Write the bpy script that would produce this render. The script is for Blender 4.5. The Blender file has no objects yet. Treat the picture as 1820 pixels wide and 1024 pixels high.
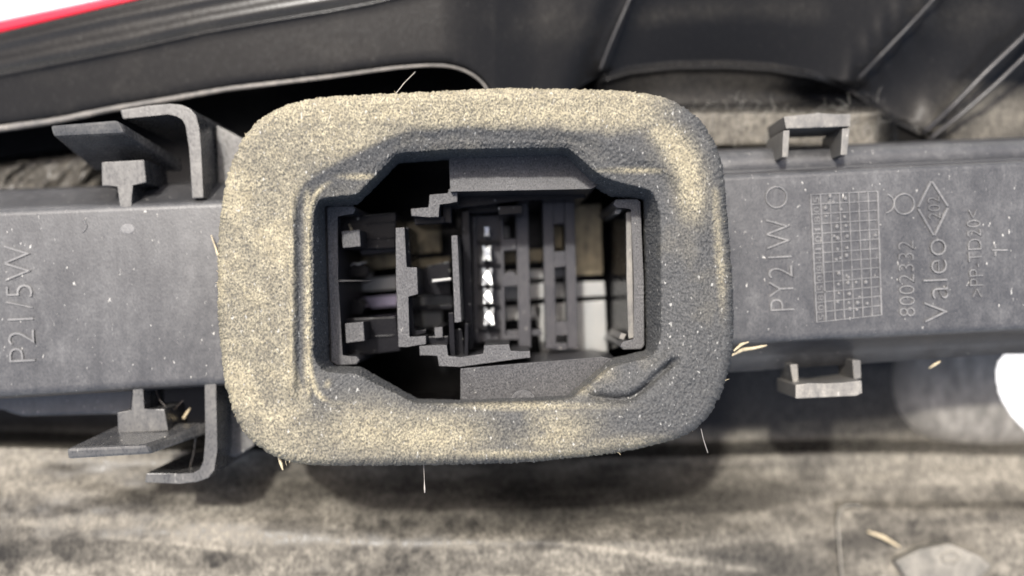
import bpy, bmesh, math, random
import numpy as np
from mathutils import Vector

random.seed(7)
rng = np.random.default_rng(11)
scn = bpy.context.scene
COL = scn.collection
R = math.radians

# ------------------------------------------------------------------ units
S = 7e-5            # metres per unit; one unit is one photograph pixel on the foam's upper face
D = 1560.0          # eye height above the foam face, in units
ZG = 6000.0         # height of the foam face above the ground, in units (about 0.42 m)


def W(px, py, z):
    """real place of something that is seen at (px, py) in the photograph and lies z units above the foam face"""
    k = (D - z) / D
    return ((px - 910.0) * k * S, (512.0 - py) * k * S, (z + ZG) * S)


def Wn(px, py, z):
    k = (D - z) / D
    return np.stack([(px - 910.0) * k * S, (512.0 - py) * k * S, (z + ZG) * S], axis=-1)


# ------------------------------------------------------------------ camera, sky, sun
cam = bpy.data.cameras.new('camera')
cam.sensor_width = 36.0
cam.lens = 36.0 * D / 1820.0
cam.clip_start = 0.005
cam.clip_end = 50.0
cam.dof.use_dof = True
cam.dof.focus_distance = (D + 50) * S
cam.dof.aperture_fstop = 7.6
co = bpy.data.objects.new('camera', cam)
co.location = (0, 0, (D + ZG) * S)
COL.objects.link(co)
scn.camera = co

SUN_EL, SUN_AZ = R(61), R(-24)        # azimuth from +Y, negative towards -X
world = bpy.data.worlds.new('World')
scn.world = world
world.use_nodes = True
wn = world.node_tree.nodes
sky = wn.new('ShaderNodeTexSky')
sky.sky_type = 'NISHITA'
sky.sun_disc = False
sky.sun_elevation = SUN_EL
sky.sun_rotation = SUN_AZ
sky.air_density = 1.0
sky.dust_density = 5.0
sky.ozone_density = 0.3
world.node_tree.links.new(sky.outputs[0], wn['Background'].inputs[0])
wn['Background'].inputs[1].default_value = 0.15

sl = bpy.data.lights.new('sun', 'SUN')
sl.energy = 2.9
sl.angle = R(3.0)
sl.color = (1.0, 0.97, 0.92)
so = bpy.data.objects.new('sun', sl)
sdir = Vector((math.sin(SUN_AZ) * math.cos(SUN_EL), math.cos(SUN_AZ) * math.cos(SUN_EL), math.sin(SUN_EL)))
so.rotation_euler = sdir.to_track_quat('Z', 'Y').to_euler()
so.location = (0, 0, 2)
COL.objects.link(so)

scn.view_settings.view_transform = 'Standard'
scn.view_settings.look = 'None'
scn.view_settings.exposure = 1.0
scn.view_settings.gamma = 1.0


# ------------------------------------------------------------------ small helpers
def smooth(a, b, x):
    t = np.clip((x - a) / (b - a), 0, 1)
    return t * t * (3 - 2 * t)


def vnoise(x, y, seed=0):
    """smooth lattice noise, 0..1"""
    r = np.random.default_rng(seed)
    T = r.random((256, 256))
    xi = np.floor(x).astype(int); yi = np.floor(y).astype(int)
    fx = x - xi; fy = y - yi
    fx = fx * fx * (3 - 2 * fx); fy = fy * fy * (3 - 2 * fy)
    a = T[xi % 256, yi % 256]; b = T[(xi + 1) % 256, yi % 256]
    c = T[xi % 256, (yi + 1) % 256]; d = T[(xi + 1) % 256, (yi + 1) % 256]
    return (a * (1 - fx) + b * fx) * (1 - fy) + (c * (1 - fx) + d * fx) * fy


def fbm(x, y, seed=0, n=4):
    s = 0; a = 0.5; tot = 0
    for i in range(n):
        s = s + a * vnoise(x * 2 ** i + 17 * i, y * 2 ** i + 31 * i, seed + i)
        tot += a
        a *= 0.5
    return s / tot


def interp(pts, x):
    p = np.array(pts, float)
    return np.interp(x, p[:, 0], p[:, 1])


def link(name, me, mat=None, parent=None, smooth_shade=False):
    o = bpy.data.objects.new(name, me)
    me.name = name
    COL.objects.link(o)
    if mat is not None:
        me.materials.append(mat)
    if smooth_shade:
        me.polygons.foreach_set('use_smooth', [True] * len(me.polygons))
    if parent is not None:
        o.parent = parent
        w = Vector((0, 0, 0))
        p = parent
        while p is not None:
            w += p.location
            p = p.parent
        o.location = -w if parent.parent is None else Vector((0, 0, 0))
    return o


def thing(name, label, cat, loc, group=None):
    o = bpy.data.objects.new(name, None)
    o.empty_display_size = 0.01
    o.location = loc
    COL.objects.link(o)
    o['label'] = label
    o['category'] = cat
    if group:
        o['group'] = group
    return o


def tag(o, label, cat, group=None):
    o['label'] = label
    o['category'] = cat
    if group:
        o['group'] = group
    return o


def from_arrays(V, F):
    me = bpy.data.meshes.new('m')
    V = np.asarray(V, np.float32).reshape(-1, 3)
    F = np.asarray(F, np.int32)
    me.vertices.add(len(V)); me.vertices.foreach_set('co', V.ravel())
    k = F.shape[1]
    me.loops.add(F.size); me.loops.foreach_set('vertex_index', F.ravel())
    me.polygons.add(len(F))
    me.polygons.foreach_set('loop_start', np.arange(0, F.size, k, dtype=np.int32))
    me.polygons.foreach_set('loop_total', np.full(len(F), k, np.int32))
    me.update(calc_edges=True)
    return me


def grid_faces(nu, nv, closed=False):
    i = np.arange(nu - 1)[:, None]
    j = np.arange(nv if closed else nv - 1)[None, :]
    a = i * nv + j
    b = i * nv + (j + 1) % nv
    c = (i + 1) * nv + (j + 1) % nv
    d = (i + 1) * nv + j
    a, b, c, d = np.broadcast_arrays(a, b, c, d)
    return np.stack([a, b, c, d], -1).reshape(-1, 4)


def add_attr(me, name, arr):
    at = me.attributes.new(name, 'FLOAT', 'POINT')
    at.data.foreach_set('value', np.asarray(arr, np.float32).ravel())


def prism_into(bm, poly, zt, zb, bev=1.6, seg=2, low=None):
    """closed block: outline seen at poly on its upper face (height zt, or one height per point), walls straight down to zb"""
    zs = zt if isinstance(zt, (list, tuple)) else [zt] * len(poly)
    area = sum(poly[i][0] * poly[(i + 1) % len(poly)][1] - poly[(i + 1) % len(poly)][0] * poly[i][1] for i in range(len(poly)))
    idx = list(range(len(poly)))
    if area > 0:
        idx.reverse()
    top, bot = [], []
    for i in idx:
        x, y, z = W(poly[i][0], poly[i][1], zs[i])
        top.append(bm.verts.new((x, y, z)))
        bot.append(bm.verts.new((x, y, (zb + ZG) * S)))
    fs = [bm.faces.new(top), bm.faces.new(list(reversed(bot)))]
    n = len(top)
    for i in range(n):
        fs.append(bm.faces.new((top[i], bot[i], bot[(i + 1) % n], top[(i + 1) % n])))
    if bev > 0:
        ts = set(top)
        es = set()
        for f in fs:
            for e in f.edges:
                if e.verts[0] in ts or e.verts[1] in ts:
                    es.add(e)
        bmesh.ops.bevel(bm, geom=list(es), offset=bev * S, segments=seg, profile=0.6, affect='EDGES', clamp_overlap=True)


def prism(name, polys, mat, parent, bev=1.6, seg=2):
    """polys: list of (outline, z_top, z_bottom)"""
    bm = bmesh.new()
    for p, zt, zb in polys:
        prism_into(bm, p, zt, zb, bev, seg)
    me = bpy.data.meshes.new(name)
    bm.to_mesh(me); bm.free()
    return link(name, me, mat, parent)


def rect(x0, y0, x1, y1, sk=0):
    """outline of an upright rectangle, leaning by sk units from top to bottom"""
    return [(x0, y0), (x1, y0), (x1 + sk, y1), (x0 + sk, y1)]


def hexa(name, near, far, mat, parent, bev=3):
    """block from 4 near and 4 far corners (px, py, z)"""
    bm = bmesh.new()
    a = [bm.verts.new(W(*p)) for p in near]
    b = [bm.verts.new(W(*p)) for p in far]
    bm.faces.new(a); bm.faces.new(list(reversed(b)))
    for i in range(4):
        bm.faces.new((a[i], b[i], b[(i + 1) % 4], a[(i + 1) % 4]))
    bmesh.ops.recalc_face_normals(bm, faces=bm.faces[:])
    bmesh.ops.bevel(bm, geom=bm.edges[:], offset=bev * S, segments=2, profile=0.6, affect='EDGES', clamp_overlap=True)
    me = bpy.data.meshes.new(name)
    bm.to_mesh(me); bm.free()
    return link(name, me, mat, parent)


def resample(pts, n):
    p = np.array(pts, float)
    d = np.r_[0, np.cumsum(np.linalg.norm(np.diff(p, axis=0), axis=1))]
    t = np.linspace(0, d[-1], n)
    q = np.stack([np.interp(t, d, p[:, k]) for k in range(p.shape[1])], -1)
    return q


def smooth_path(pts, n, it=None):
    """resample a control polyline and round it"""
    q = resample(pts, n)
    it = it if it is not None else max(2, n // 12)
    for _ in range(it):
        m = q.copy()
        m[1:-1] = 0.25 * q[:-2] + 0.5 * q[1:-1] + 0.25 * q[2:]
        q = m
    return q


def tube(pts, rad, sides=8, squash=1.0, jitter=0.0, seed=0):
    """swept tube; pts (px,py,z) control points; rad number or list of (t, r)"""
    r_ = np.random.default_rng(seed)
    n = max(8, len(pts) * 6)
    q = smooth_path(pts, n, 2)
    P = Wn(q[:, 0], q[:, 1], q[:, 2])
    T = np.gradient(P, axis=0); T /= np.linalg.norm(T, axis=1)[:, None] + 1e-12
    up = np.array([0, 0, 1.0])
    B = np.cross(T, up); nb = np.linalg.norm(B, axis=1)[:, None]
    B = np.where(nb > 1e-4, B / (nb + 1e-12), np.array([1.0, 0, 0]))
    N = np.cross(B, T)
    t = np.linspace(0, 1, n)
    rr = np.full(n, rad) if np.isscalar(rad) else interp(rad, t)
    rr = rr * (1 + jitter * (r_.random(n) - 0.5)) * S
    a = np.linspace(0, 2 * math.pi, sides, endpoint=False)
    V = P[:, None, :] + rr[:, None, None] * (np.cos(a)[None, :, None] * B[:, None, :] + squash * np.sin(a)[None, :, None] * N[:, None, :])
    F = grid_faces(n, sides, True)
    me = from_arrays(V, F)
    bm = bmesh.new(); bm.from_mesh(me)
    bm.verts.ensure_lookup_table()
    bm.faces.new([bm.verts[i] for i in range(sides)])
    bm.faces.new([bm.verts[(n - 1) * sides + i] for i in range(sides)][::-1])
    bmesh.ops.recalc_face_normals(bm, faces=bm.faces[:])
    bm.to_mesh(me); bm.free()
    return me


def loft(name, lines, n, mat, parent, sub=1, shade=True):
    """sheet through several polylines of (px,py,z)"""
    L = [smooth_path(l, n, 1) for l in lines]
    out = []
    for i in range(len(L) - 1):
        for s in range(sub):
            out.append(L[i] + (L[i + 1] - L[i]) * (s / sub))
    out.append(L[-1])
    A = np.array(out)
    V = Wn(A[..., 0], A[..., 1], A[..., 2])
    me = from_arrays(V, grid_faces(len(out), n)[:, ::-1])
    return link(name, me, mat, parent, shade)


# ------------------------------------------------------------------ materials
class NT:
    def __init__(self, name):
        self.m = bpy.data.materials.new(name)
        self.m.use_nodes = True
        self.t = self.m.node_tree
        self.b = self.t.nodes['Principled BSDF']

    def n(self, kind, **kw):
        nd = self.t.nodes.new('ShaderNode' + kind)
        for k, v in kw.items():
            if k.startswith('i_'):
                key = k[2:]
                key = int(key) if key.isdigit() else key.replace('_', ' ')
                nd.inputs[key].default_value = v
            else:
                setattr(nd, k, v)
        return nd

    def l(self, a, b):
        self.t.links.new(a, b)

    def coords(self, sx=1, sy=1, sz=1):
        c = self.n('TexCoord')
        mp = self.n('Mapping')
        mp.inputs['Scale'].default_value = (sx / S, sy / S, sz / S)
        self.l(c.outputs['Object'], mp.inputs['Vector'])
        return mp.outputs[0]

    def noise(self, vec, scale, detail=3, rough=0.55):
        nd = self.n('TexNoise')
        nd.inputs['Scale'].default_value = scale
        nd.inputs['Detail'].default_value = detail
        nd.inputs['Roughness'].default_value = rough
        self.l(vec, nd.inputs['Vector'])
        return nd.outputs['Fac']

    def ramp(self, fac, a, b, lo=0.0, hi=1.0):
        r = self.n('MapRange')
        r.inputs['From Min'].default_value = a
        r.inputs['From Max'].default_value = b
        r.inputs['To Min'].default_value = lo
        r.inputs['To Max'].default_value = hi
        self.l(fac, r.inputs['Value'])
        return r.outputs[0]

    def math(self, op, a, b):
        m = self.n('Math', operation=op)
        m.use_clamp = False
        for i, v in enumerate((a, b)):
            if isinstance(v, (int, float)):
                m.inputs[i].default_value = v
            else:
                self.l(v, m.inputs[i])
        return m.outputs[0]

    def mix(self, fac, a, b):
        m = self.n('Mix', data_type='RGBA')
        m.clamp_factor = True
        if isinstance(fac, (int, float)):
            m.inputs[0].default_value = fac
        else:
            self.l(fac, m.inputs[0])
        for i, v in ((6, a), (7, b)):
            if isinstance(v, tuple):
                m.inputs[i].default_value = (*v, 1)
            else:
                self.l(v, m.inputs[i])
        return m.outputs[2]

    def attr(self, name):
        a = self.n('Attribute', attribute_name=name)
        return a.outputs['Fac']

    def bump(self, h, strength, dist):
        b = self.n('Bump')
        b.inputs['Strength'].default_value = strength
        b.inputs['Distance'].default_value = dist * S
        self.l(h, b.inputs['Height'])
        self.l(b.outputs[0], self.b.inputs['Normal'])


def plastic(name, base, rough=0.45, dust=0.3, dust_col=(0.30, 0.27, 0.21), speck=0.4, grain=0.35, bump=1.5, attr=False, spec=0.5, gscale=0.28, speck_scale=0.10, lit_top_dust=0.0, side=0.35, smear=0.0):
    """moulded plastic with a film of dust, pale specks of grit and painted-in highlights and a fine spark-eroded grain"""
    k = NT(name)
    v = k.coords(1, 0.6, 1)
    big = k.noise(v, 0.012, 4, 0.6)
    mid = k.noise(v, 0.06, 4, 0.6)
    fine = k.noise(v, gscale, 3, 0.6)
    v2 = k.coords(1, 0.42, 1)
    sp = k.noise(v2, speck_scale, 2, 0.5)
    film = k.math('MULTIPLY', k.ramp(big, 0.30, 0.72, 0.35, 1.0), k.ramp(mid, 0.25, 0.75, 0.4, 1.15))
    film = k.math('MULTIPLY', film, dust)
    if smear:
        sm1 = k.noise(k.coords(1, 0.35, 1), 0.034, 5, 0.65)
        sm2 = k.noise(k.coords(0.35, 1, 1), 0.12, 4, 0.7)
        film = k.math('MULTIPLY', film, k.ramp(sm1, 0.35, 0.68, 1 - smear, 1 + smear))
        film = k.math('ADD', film, k.math('MULTIPLY', k.ramp(sm2, 0.60, 0.74), 0.28 * smear))
    if attr:
        at = k.attr('dust')
        film = k.math('ADD', film, k.math('MULTIPLY', at, k.ramp(mid, 0.3, 0.7, 0.65, 1.25)))
    geo = k.n('NewGeometry')
    sx = k.n('SeparateXYZ')
    k.l(geo.outputs['True Normal'], sx.inputs[0])
    upf = k.ramp(sx.outputs[2], 0.45, 0.95)
    film = k.math('MULTIPLY', film, k.math('ADD', side, k.math('MULTIPLY', upf, 1.0 - side)))  # tops keep more film than sides, painting their lit contrast along with dust
    if lit_top_dust > 0:
        film = k.math('ADD', film, k.math('MULTIPLY', upf, lit_top_dust))  # top dust doubles as painted light on faces turned to the sky
    film = k.math('MULTIPLY', film, k.ramp(fine, 0.30, 0.70, 1.0 - grain, 1.0 + grain))
    specks = k.math('MULTIPLY', k.ramp(sp, 0.71, 0.79), speck)
    c = k.mix(film, base, dust_col)
    c = k.mix(specks, c, (0.55, 0.53, 0.48))
    k.l(c, k.b.inputs['Base Color'])
    rr = k.math('ADD', k.math('MULTIPLY', film, 0.45), k.ramp(fine, 0.3, 0.7, rough - 0.06, rough + 0.08))
    k.l(rr, k.b.inputs['Roughness'])
    k.b.inputs['Specular IOR Level'].default_value = spec
    h = k.math('ADD', k.math('MULTIPLY', fine, 1.0), k.math('MULTIPLY', specks, 1.2))
    k.bump(h, 0.6, bump)
    return k.m


def metal(name, col, rough=0.4, tarnish=(0.2, 0.16, 0.1), amt=0.3, bump=1.0):
    k = NT(name)
    v = k.coords(1, 0.5, 1)
    a = k.noise(v, 0.05, 4, 0.6)
    f = k.noise(v, 0.3, 3, 0.6)
    c = k.mix(k.ramp(a, 0.4, 0.7, 0, amt), col, tarnish)
    k.l(c, k.b.inputs['Base Color'])
    k.b.inputs['Metallic'].default_value = 0.5
    k.l(k.ramp(f, 0.3, 0.7, rough - 0.1, rough + 0.15), k.b.inputs['Roughness'])
    k.bump(f, 0.5, bump)
    return k.m


M_RAIL = plastic('rail_plastic', (0.024, 0.0243, 0.0262), 0.36, 0.28, (0.235, 0.23, 0.222), 0.8, 0.45, 0.7, smear=0.26, speck_scale=0.17)
M_LETTER = plastic('letter_plastic', (0.05, 0.05, 0.053), 0.45, 0.52, (0.34, 0.33, 0.31), 0.4, 0.4, 0.8, side=1.0)  # lighter than the rail plastic, painting in light caught by raised edges
M_CLIP = plastic('clip_plastic', (0.020, 0.021, 0.024), 0.22, 0.24, (0.30, 0.285, 0.25), 0.9, 0.25, 0.8, gscale=0.22, lit_top_dust=0.10, side=0.7, smear=0.5)
M_LUG = plastic('lug_plastic', (0.05, 0.05, 0.05), 0.40, 0.62, (0.34, 0.315, 0.27), 0.6, 0.25, 1.2, smear=0.4)
M_SOCK = plastic('socket_plastic', (0.016, 0.016, 0.018), 0.38, 0.12, (0.26, 0.255, 0.25), 0.9, 0.8, 2.2, gscale=0.42, speck_scale=0.16, lit_top_dust=0.17, spec=0.25)
M_DARK = plastic('socket_inner_plastic', (0.005, 0.005, 0.0065), 0.24, 0.02, (0.2, 0.19, 0.18), 0.9, 0.4, 0.5, gscale=0.3, speck_scale=0.16, spec=0.09)  # strong pale specks paint small glossy highlights onto the black blocks
M_RIB = plastic('contact_carrier_plastic', (0.022, 0.022, 0.027), 0.42, 0.18, (0.2, 0.19, 0.18), 0.5, 0.3, 1.0, spec=0.22)
M_SHELL = plastic('housing_plastic', (0.0075, 0.0075, 0.0078), 0.22, 0.004, (0.26, 0.236, 0.192), 0.05, 0.5, 0.25, attr=True, gscale=0.16, spec=0.13)
M_RIDGE = plastic('dusty_edge_plastic', (0.03, 0.03, 0.03), 0.42, 0.75, (0.34, 0.31, 0.27), 0.3, 0.45, 2.0)
M_RIBEDGE = plastic('rib_plastic', (0.012, 0.012, 0.014), 0.30, 0.13, (0.24, 0.215, 0.18), 0.1, 0.3, 0.5)
M_BULGE = plastic('bulge_plastic', (0.12, 0.112, 0.098), 0.6, 0.7, (0.29, 0.27, 0.235), 0.1, 0.35, 0.8, spec=0.2, smear=0.9)
M_PANEL = plastic('panel_plastic', (0.05, 0.048, 0.042), 0.5, 0.95, (0.32, 0.295, 0.245), 0.1, 0.3, 1.0)
M_LAV = metal('bluish_contact', (0.36, 0.33, 0.44), 0.38, (0.2, 0.18, 0.22), 0.4)
M_SILVER = metal('tinned_contact', (0.25, 0.255, 0.25), 0.42, (0.35, 0.33, 0.30), 0.35)
M_BRASS = metal('tarnished_brass', (0.24, 0.205, 0.13), 0.45, (0.09, 0.078, 0.055), 0.9)
M_PIN = metal('bright_pin', (0.55, 0.56, 0.555), 0.30, (0.6, 0.6, 0.6), 0.15, 2.0)


def mat_simple(name, col, rough, **kw):
    k = NT(name)
    v = k.coords(1, 1, 1)
    f = k.noise(v, 0.15, 4, 0.6)
    c = k.mix(k.ramp(f, 0.3, 0.7), tuple(x * 0.75 for x in col), tuple(min(1, x * 1.2) for x in col))
    k.l(c, k.b.inputs['Base Color'])
    k.b.inputs['Roughness'].default_value = rough
    for a, b in kw.items():
        k.b.inputs[a.replace('_', ' ')].default_value = b
    return k.m


M_LENS = mat_simple('red_lens', (0.62, 0.006, 0.03), 0.35, Specular_IOR_Level=0.25)
M_STRAW = mat_simple('straw', (0.46, 0.385, 0.25), 0.6)
M_HAIR = mat_simple('hair', (0.06, 0.05, 0.045), 0.4)
M_FIBRE = mat_simple('pale_fibre', (0.34, 0.31, 0.27), 0.5)
M_FLUFF = mat_simple('grey_fluff', (0.26, 0.25, 0.22), 0.6)
M_GROUND = mat_simple('pale_ground', (0.80, 0.80, 0.79), 0.8)


def mat_foam():
    k = NT('foam')
    v = k.coords(1, 0.8, 1)
    g = k.attr('grain')
    d = k.attr('dust')
    n1 = k.noise(v, 0.30, 3, 0.6)
    n2 = k.noise(v, 0.05, 4, 0.6)
    foam = k.mix(k.ramp(n1, 0.34, 0.68), (0.026, 0.0265, 0.027), (0.080, 0.0805, 0.079))
    dustc = k.mix(k.ramp(n2, 0.35, 0.65), (0.235, 0.205, 0.135), (0.37, 0.328, 0.220))
    dustc = k.mix(k.ramp(n1, 0.30, 0.62), (0.13, 0.115, 0.085), dustc)
    fac = k.math('MULTIPLY', d, k.ramp(n1, 0.28, 0.60, 0.42, 1.2))
    fac = k.math('MULTIPLY', fac, k.ramp(g, 0.1, 0.7, 0.75, 1.1))
    c = k.mix(fac, foam, dustc)
    sp = k.noise(k.coords(1, 0.5, 1), 0.17, 2, 0.5)
    c = k.mix(k.ramp(sp, 0.66, 0.74, 0, 0.5), c, (0.50, 0.49, 0.45))
    k.l(c, k.b.inputs['Base Color'])
    k.b.inputs['Roughness'].default_value = 0.75
    k.b.inputs['Specular IOR Level'].default_value = 0.35
    k.bump(n1, 0.6, 2.4)
    return k.m


M_FOAM = mat_foam()

# ------------------------------------------------------------------ ground
gx = 30.0
gm = from_arrays([(-gx, -gx, 0), (gx, -gx, 0), (gx, gx, 0), (-gx, gx, 0)], [[0, 1, 2, 3]])
g = link('ground', gm, M_GROUND)
g['kind'] = 'structure'

# ------------------------------------------------------------------ tail lamp housing
lamp = thing('tail_lamp', 'dusty black tail lamp housing with a red lens edge, lying behind the bulb holder', 'tail lamp', W(910, 512, -640))

LIP = [(-300, 262), (0, 229), (100, 215), (200, 194), (300, 177), (400, 159), (500, 147), (600, 135), (700, 121), (760, 116), (800, 117), (830, 126), (855, 142), (872, 165), (880, 200)]
RIDGE2 = [(-300, 215), (0, 128), (120, 104), (240, 80), (364, 52), (470, 33), (580, 15), (660, 0), (900, -60), (2200, -300)]
RIDGE1 = [(-300, 170), (0, 88), (180, 47), (370, 9), (420, 0), (700, -60), (2200, -380)]
LENSB = [(-300, 130), (0, 58), (243, 0), (500, -62), (2200, -420)]
LENST = [(-300, 100), (0, 36), (170, 0), (500, -72), (2200, -440)]
ARC = [(880, 240), (1010, 175), (1060, 140), (1120, 122), (1200, 113), (1290, 112), (1370, 117), (1440, 130), (1500, 150), (1545, 175), (1580, 205), (1700, 260), (2200, 330)]

xs = np.arange(-560, 2380, 3.4)
cl = lambda a: interp(a, xs)
ye1 = np.where(xs < 880, cl(LIP), cl(ARC))            # lower edge of the whole upper face
ye1 = np.convolve(np.r_[np.full(4, ye1[0]), ye1, np.full(4, ye1[-1])], np.ones(9) / 9, 'valid') * smooth(900, 940, xs) + ye1 * (1 - smooth(900, 940, xs))
anchors = [np.full_like(xs, -520.0), cl(LENST), cl(LENSB), cl(RIDGE1), cl(RIDGE2), np.minimum(cl(RIDGE2) + 14, ye1 - 16), ye1 - 14, ye1, ye1 + 5, np.maximum(ye1 + 40, 330.0), np.full_like(xs, 700.0),
           770 + 16 * smooth(0, 1250, xs) + 4 * np.sin(xs / 140), 810 + 16 * smooth(0, 1250, xs) + 4 * np.sin(xs / 140), np.full_like(xs, 1300.0)]
counts = [14, 5, 8, 8, 5, 26, 8, 8, 6, 70, 60, 20, 14, 150]
rowsY = []
for a_, b_, c_ in zip(anchors[:-1], anchors[1:], counts[1:]):
    for t_ in np.linspace(0, 1, c_, endpoint=False):
        rowsY.append(a_ + (b_ - a_) * t_)
rowsY.append(anchors[-1])
PY = np.array(rowsY)
PX = np.broadcast_to(xs, PY.shape).copy()
yl = interp(LIP, PX); y2 = interp(RIDGE2, PX); y1 = interp(RIDGE1, PX); yb = interp(LENSB, PX); ya = interp(ARC, PX)
ye = np.broadcast_to(ye1, PY.shape)
# pocket round the rail, closing at the foot of the dusty lower panel
Z = np.full_like(PX, -570.0)
# upper outer face, left: shallow ridges stepping down to the lens
h = yl - PY
face = -312 - 4 * smooth(16, 0, h) + 0.06 * h
face = face - 14 * smooth(4, -14, PY - y2) - 10 * smooth(6, -12, PY - y1) - 8 * smooth(4, -12, PY - yb)
face = face + 3 * np.exp(-((PY - y2 - 6) / 5.0) ** 2)
# upper outer face, right: reflector bowls
bowl_c = ((PX - 1270) / 260.0) ** 2 + ((PY - 190) / 150.0) ** 2
facer = -340 - 80 * np.exp(-bowl_c * 1.1)
facer = facer - 26 * smooth(1040, 1090, PX + 0.42 * (PY - 60))
facer = facer - 30 * smooth(1560, 1640, PX + 1.0 * (PY - 80)) - 60 * np.exp(-((PX - 1850) / 120.0) ** 2 - ((PY - 170) / 70.0) ** 2)
for rx_, rw_, rh_ in (([(-70, 1150), (0, 1120), (42, 1100), (84, 1082), (126, 1066)], 15, 16), ([(-70, 1720), (0, 1659), (52, 1610), (104, 1560), (142, 1524)], 13, 14), ([(-30, 1930), (62, 1832), (130, 1760), (192, 1698), (238, 1650)], 26, 22)):
    xx_ = interp(rx_, PY)
    facer = facer + rh_ * np.exp(-((PX - xx_) * 0.72 / rw_) ** 2) * smooth(rx_[-1][0] + 14, rx_[-1][0] - 6, PY)
mixr = smooth(780, 960, PX)
upper = face * (1 - mixr) + facer * mixr
up = smooth(4, -4, PY - ye)
ledge = -400 - 24 * smooth(0, 60, PY - ya) + 10 * np.exp(-((PY - ya - 8) / 6.0) ** 2)
ledge = ledge + 70 * smooth(182, 204, PY) * smooth(1170, 1240, PX) * (1 - smooth(1550, 1600, PX)) - 150 * smooth(255, 300, PY)
ledge = ledge - 60 * np.exp(-((PX - 1460) / 60.0) ** 2 - ((PY - 172) / 22.0) ** 2)
rpart = smooth(1000, 1080, PX) * smooth(330, 310, PY)
Z = Z * (1 - rpart) + ledge * rpart
Z = Z * (1 - up) + upper * up
up_r = up * mixr
up_l = up * (1 - mixr)
# rough shelf behind the left clip
sh = smooth(282, 298, PY + PX * 0.14) * (1 - smooth(350, 380, PY)) * (1 - smooth(150, 260, PX)) * smooth(500, 400, PY)
Z = Z * (1 - sh) + (-400 + 26 * (fbm(PX / 22 + PY / 30, PY / 40, 5, 3) - 0.5)) * sh
# dusty lower panel: rises towards its free edge
xr = smooth(0, 1250, PX)
foot = -360 - 150 * xr
endz = -283 - 140 * smooth(1150, 1480, PX)
panel = foot + (endz - foot) * smooth(790, 985, PY) + 45 * smooth(985, 1250, PY)
panel = panel + 3 * np.sin((PY - 0.06 * PX) / 58.0) * smooth(840, 900, PY) + 14 * (fbm(PX / 240, PY / 60, 21, 3) - 0.5)
edge_y = 786 + 16 * xr + 4 * np.sin(PX / 140)
low = smooth(-22, 10, PY - edge_y)
Z = Z * (1 - low) + panel * low
# rounded bulge at lower right
ex = np.abs((PX - 1752) / 184.0); ey = np.abs((PY - 672) / 132.0)
bl = ex ** 2.3 + ey ** 2.3
dome = -430 + 150 * np.clip(1 - bl, 0, 1) ** 0.42
dm_ = smooth(1.0, 0.9, bl)
# raised panel edge at lower right
pan = smooth(1486, 1496, PX + 0.06 * (1000 - PY)) * smooth(888, 906, PY)
Z = Z + 8 * pan
Z = Z + 4 * (fbm(PX / 60, PY / 60, 3, 3) - 0.5) * smooth(700, 800, PY)

# dust that has settled on the shell, with its own stains
streak = 0.6 * fbm(PX / 340 + 3, PY / 30 + PX / 560, 40, 5) + 0.4 * fbm(PX / 90, PY / 60, 47, 4)
blot = fbm(PX / 60, PY / 42, 50, 4)
dust = 0.68 * smooth(745, 800, PY) * (0.42 + 0.58 * smooth(0.34, 0.60, streak)) * (0.75 + 0.25 * smooth(0.32, 0.55, blot))
clean = np.exp(-((PX - 120) / 190) ** 2 - ((PY - 905) / 20) ** 2) * 0.75 + np.exp(-((PX - 380) / 60) ** 2 - ((PY - 1000) / 34) ** 2) * 0.9 + np.exp(-((PX - 15) / 30) ** 2 - ((PY - 1000) / 30) ** 2) * 0.8 \
    + np.exp(-((PX - 700) / 140) ** 2 - ((PY - 985) / 55) ** 2) * 0.65 + np.exp(-((PX - 850) / 200) ** 2 - ((PY - 930) / 14) ** 2) * 0.5 + np.exp(-((PX - 1590) / 110) ** 2 - ((PY - 930) / 40) ** 2) * 0.55
gritty = fbm(PX / 20, PY / 15, 57, 3)
clean = 0.85 * clean * (0.55 + 0.6 * smooth(0.28, 0.70, gritty))
dust = dust * np.clip(1 - clean, 0.03, 1) * (1 - 0.3 * smooth(0.52, 0.74, gritty) * smooth(850, 920, PY))
dust = np.maximum(dust, 0.12 * smooth(1270, 1330, PX) * smooth(640, 660, PY))
dust = np.maximum(dust, 0.55 * up_r * 0 + 0.07 * smooth(0, 14, PY - ya) * (1 - smooth(180, 200, PY)) * smooth(1050, 1180, PX) * (1 - smooth(1380, 1450, PX)))
dust = np.maximum(dust, 0.5 * smooth(186, 200, PY) * smooth(1190, 1240, PX) * (1 - smooth(1530, 1590, PX)) * (1 - smooth(262, 280, PY)) * (0.5 + 0.7 * blot))
dust = np.maximum(dust, 0.26 * sh * (0.4 + blot))
dust = np.maximum(dust, 0.8 * np.exp(-((PX - 1770) / 90) ** 2 - ((PY - 222) / 32) ** 2))
dust = np.maximum(dust, 0.045 * up_r * smooth(0.5, 0.7, streak) * smooth(40, -40, PY - 60))
dust = np.maximum(dust, 0.012 * up_l * smooth(0.55, 0.7, blot))
for x0_, y0_, sl_, w_, a_, xa_, xb_ in ((1000, 966, 0.14, 5, 0.4, 1010, 1330), (930, 1000, -0.35, 4, 0.3, 980, 1010), (1100, 905, 0.05, 3, 0.2, 1090, 1180), (300, 965, 0.10, 4, 0.3, 200, 420), (420, 940, -0.5, 5, 0.3, 400, 440)):
    dust = dust + a_ * np.exp(-((PY - y0_ - sl_ * (PX - x0_)) / w_) ** 2) * smooth(xa_ - 30, xa_, PX) * smooth(xb_ + 40, xb_, PX) * (PY > 820)
keep = (PY > interp(LENSB, PX) - 1)
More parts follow.
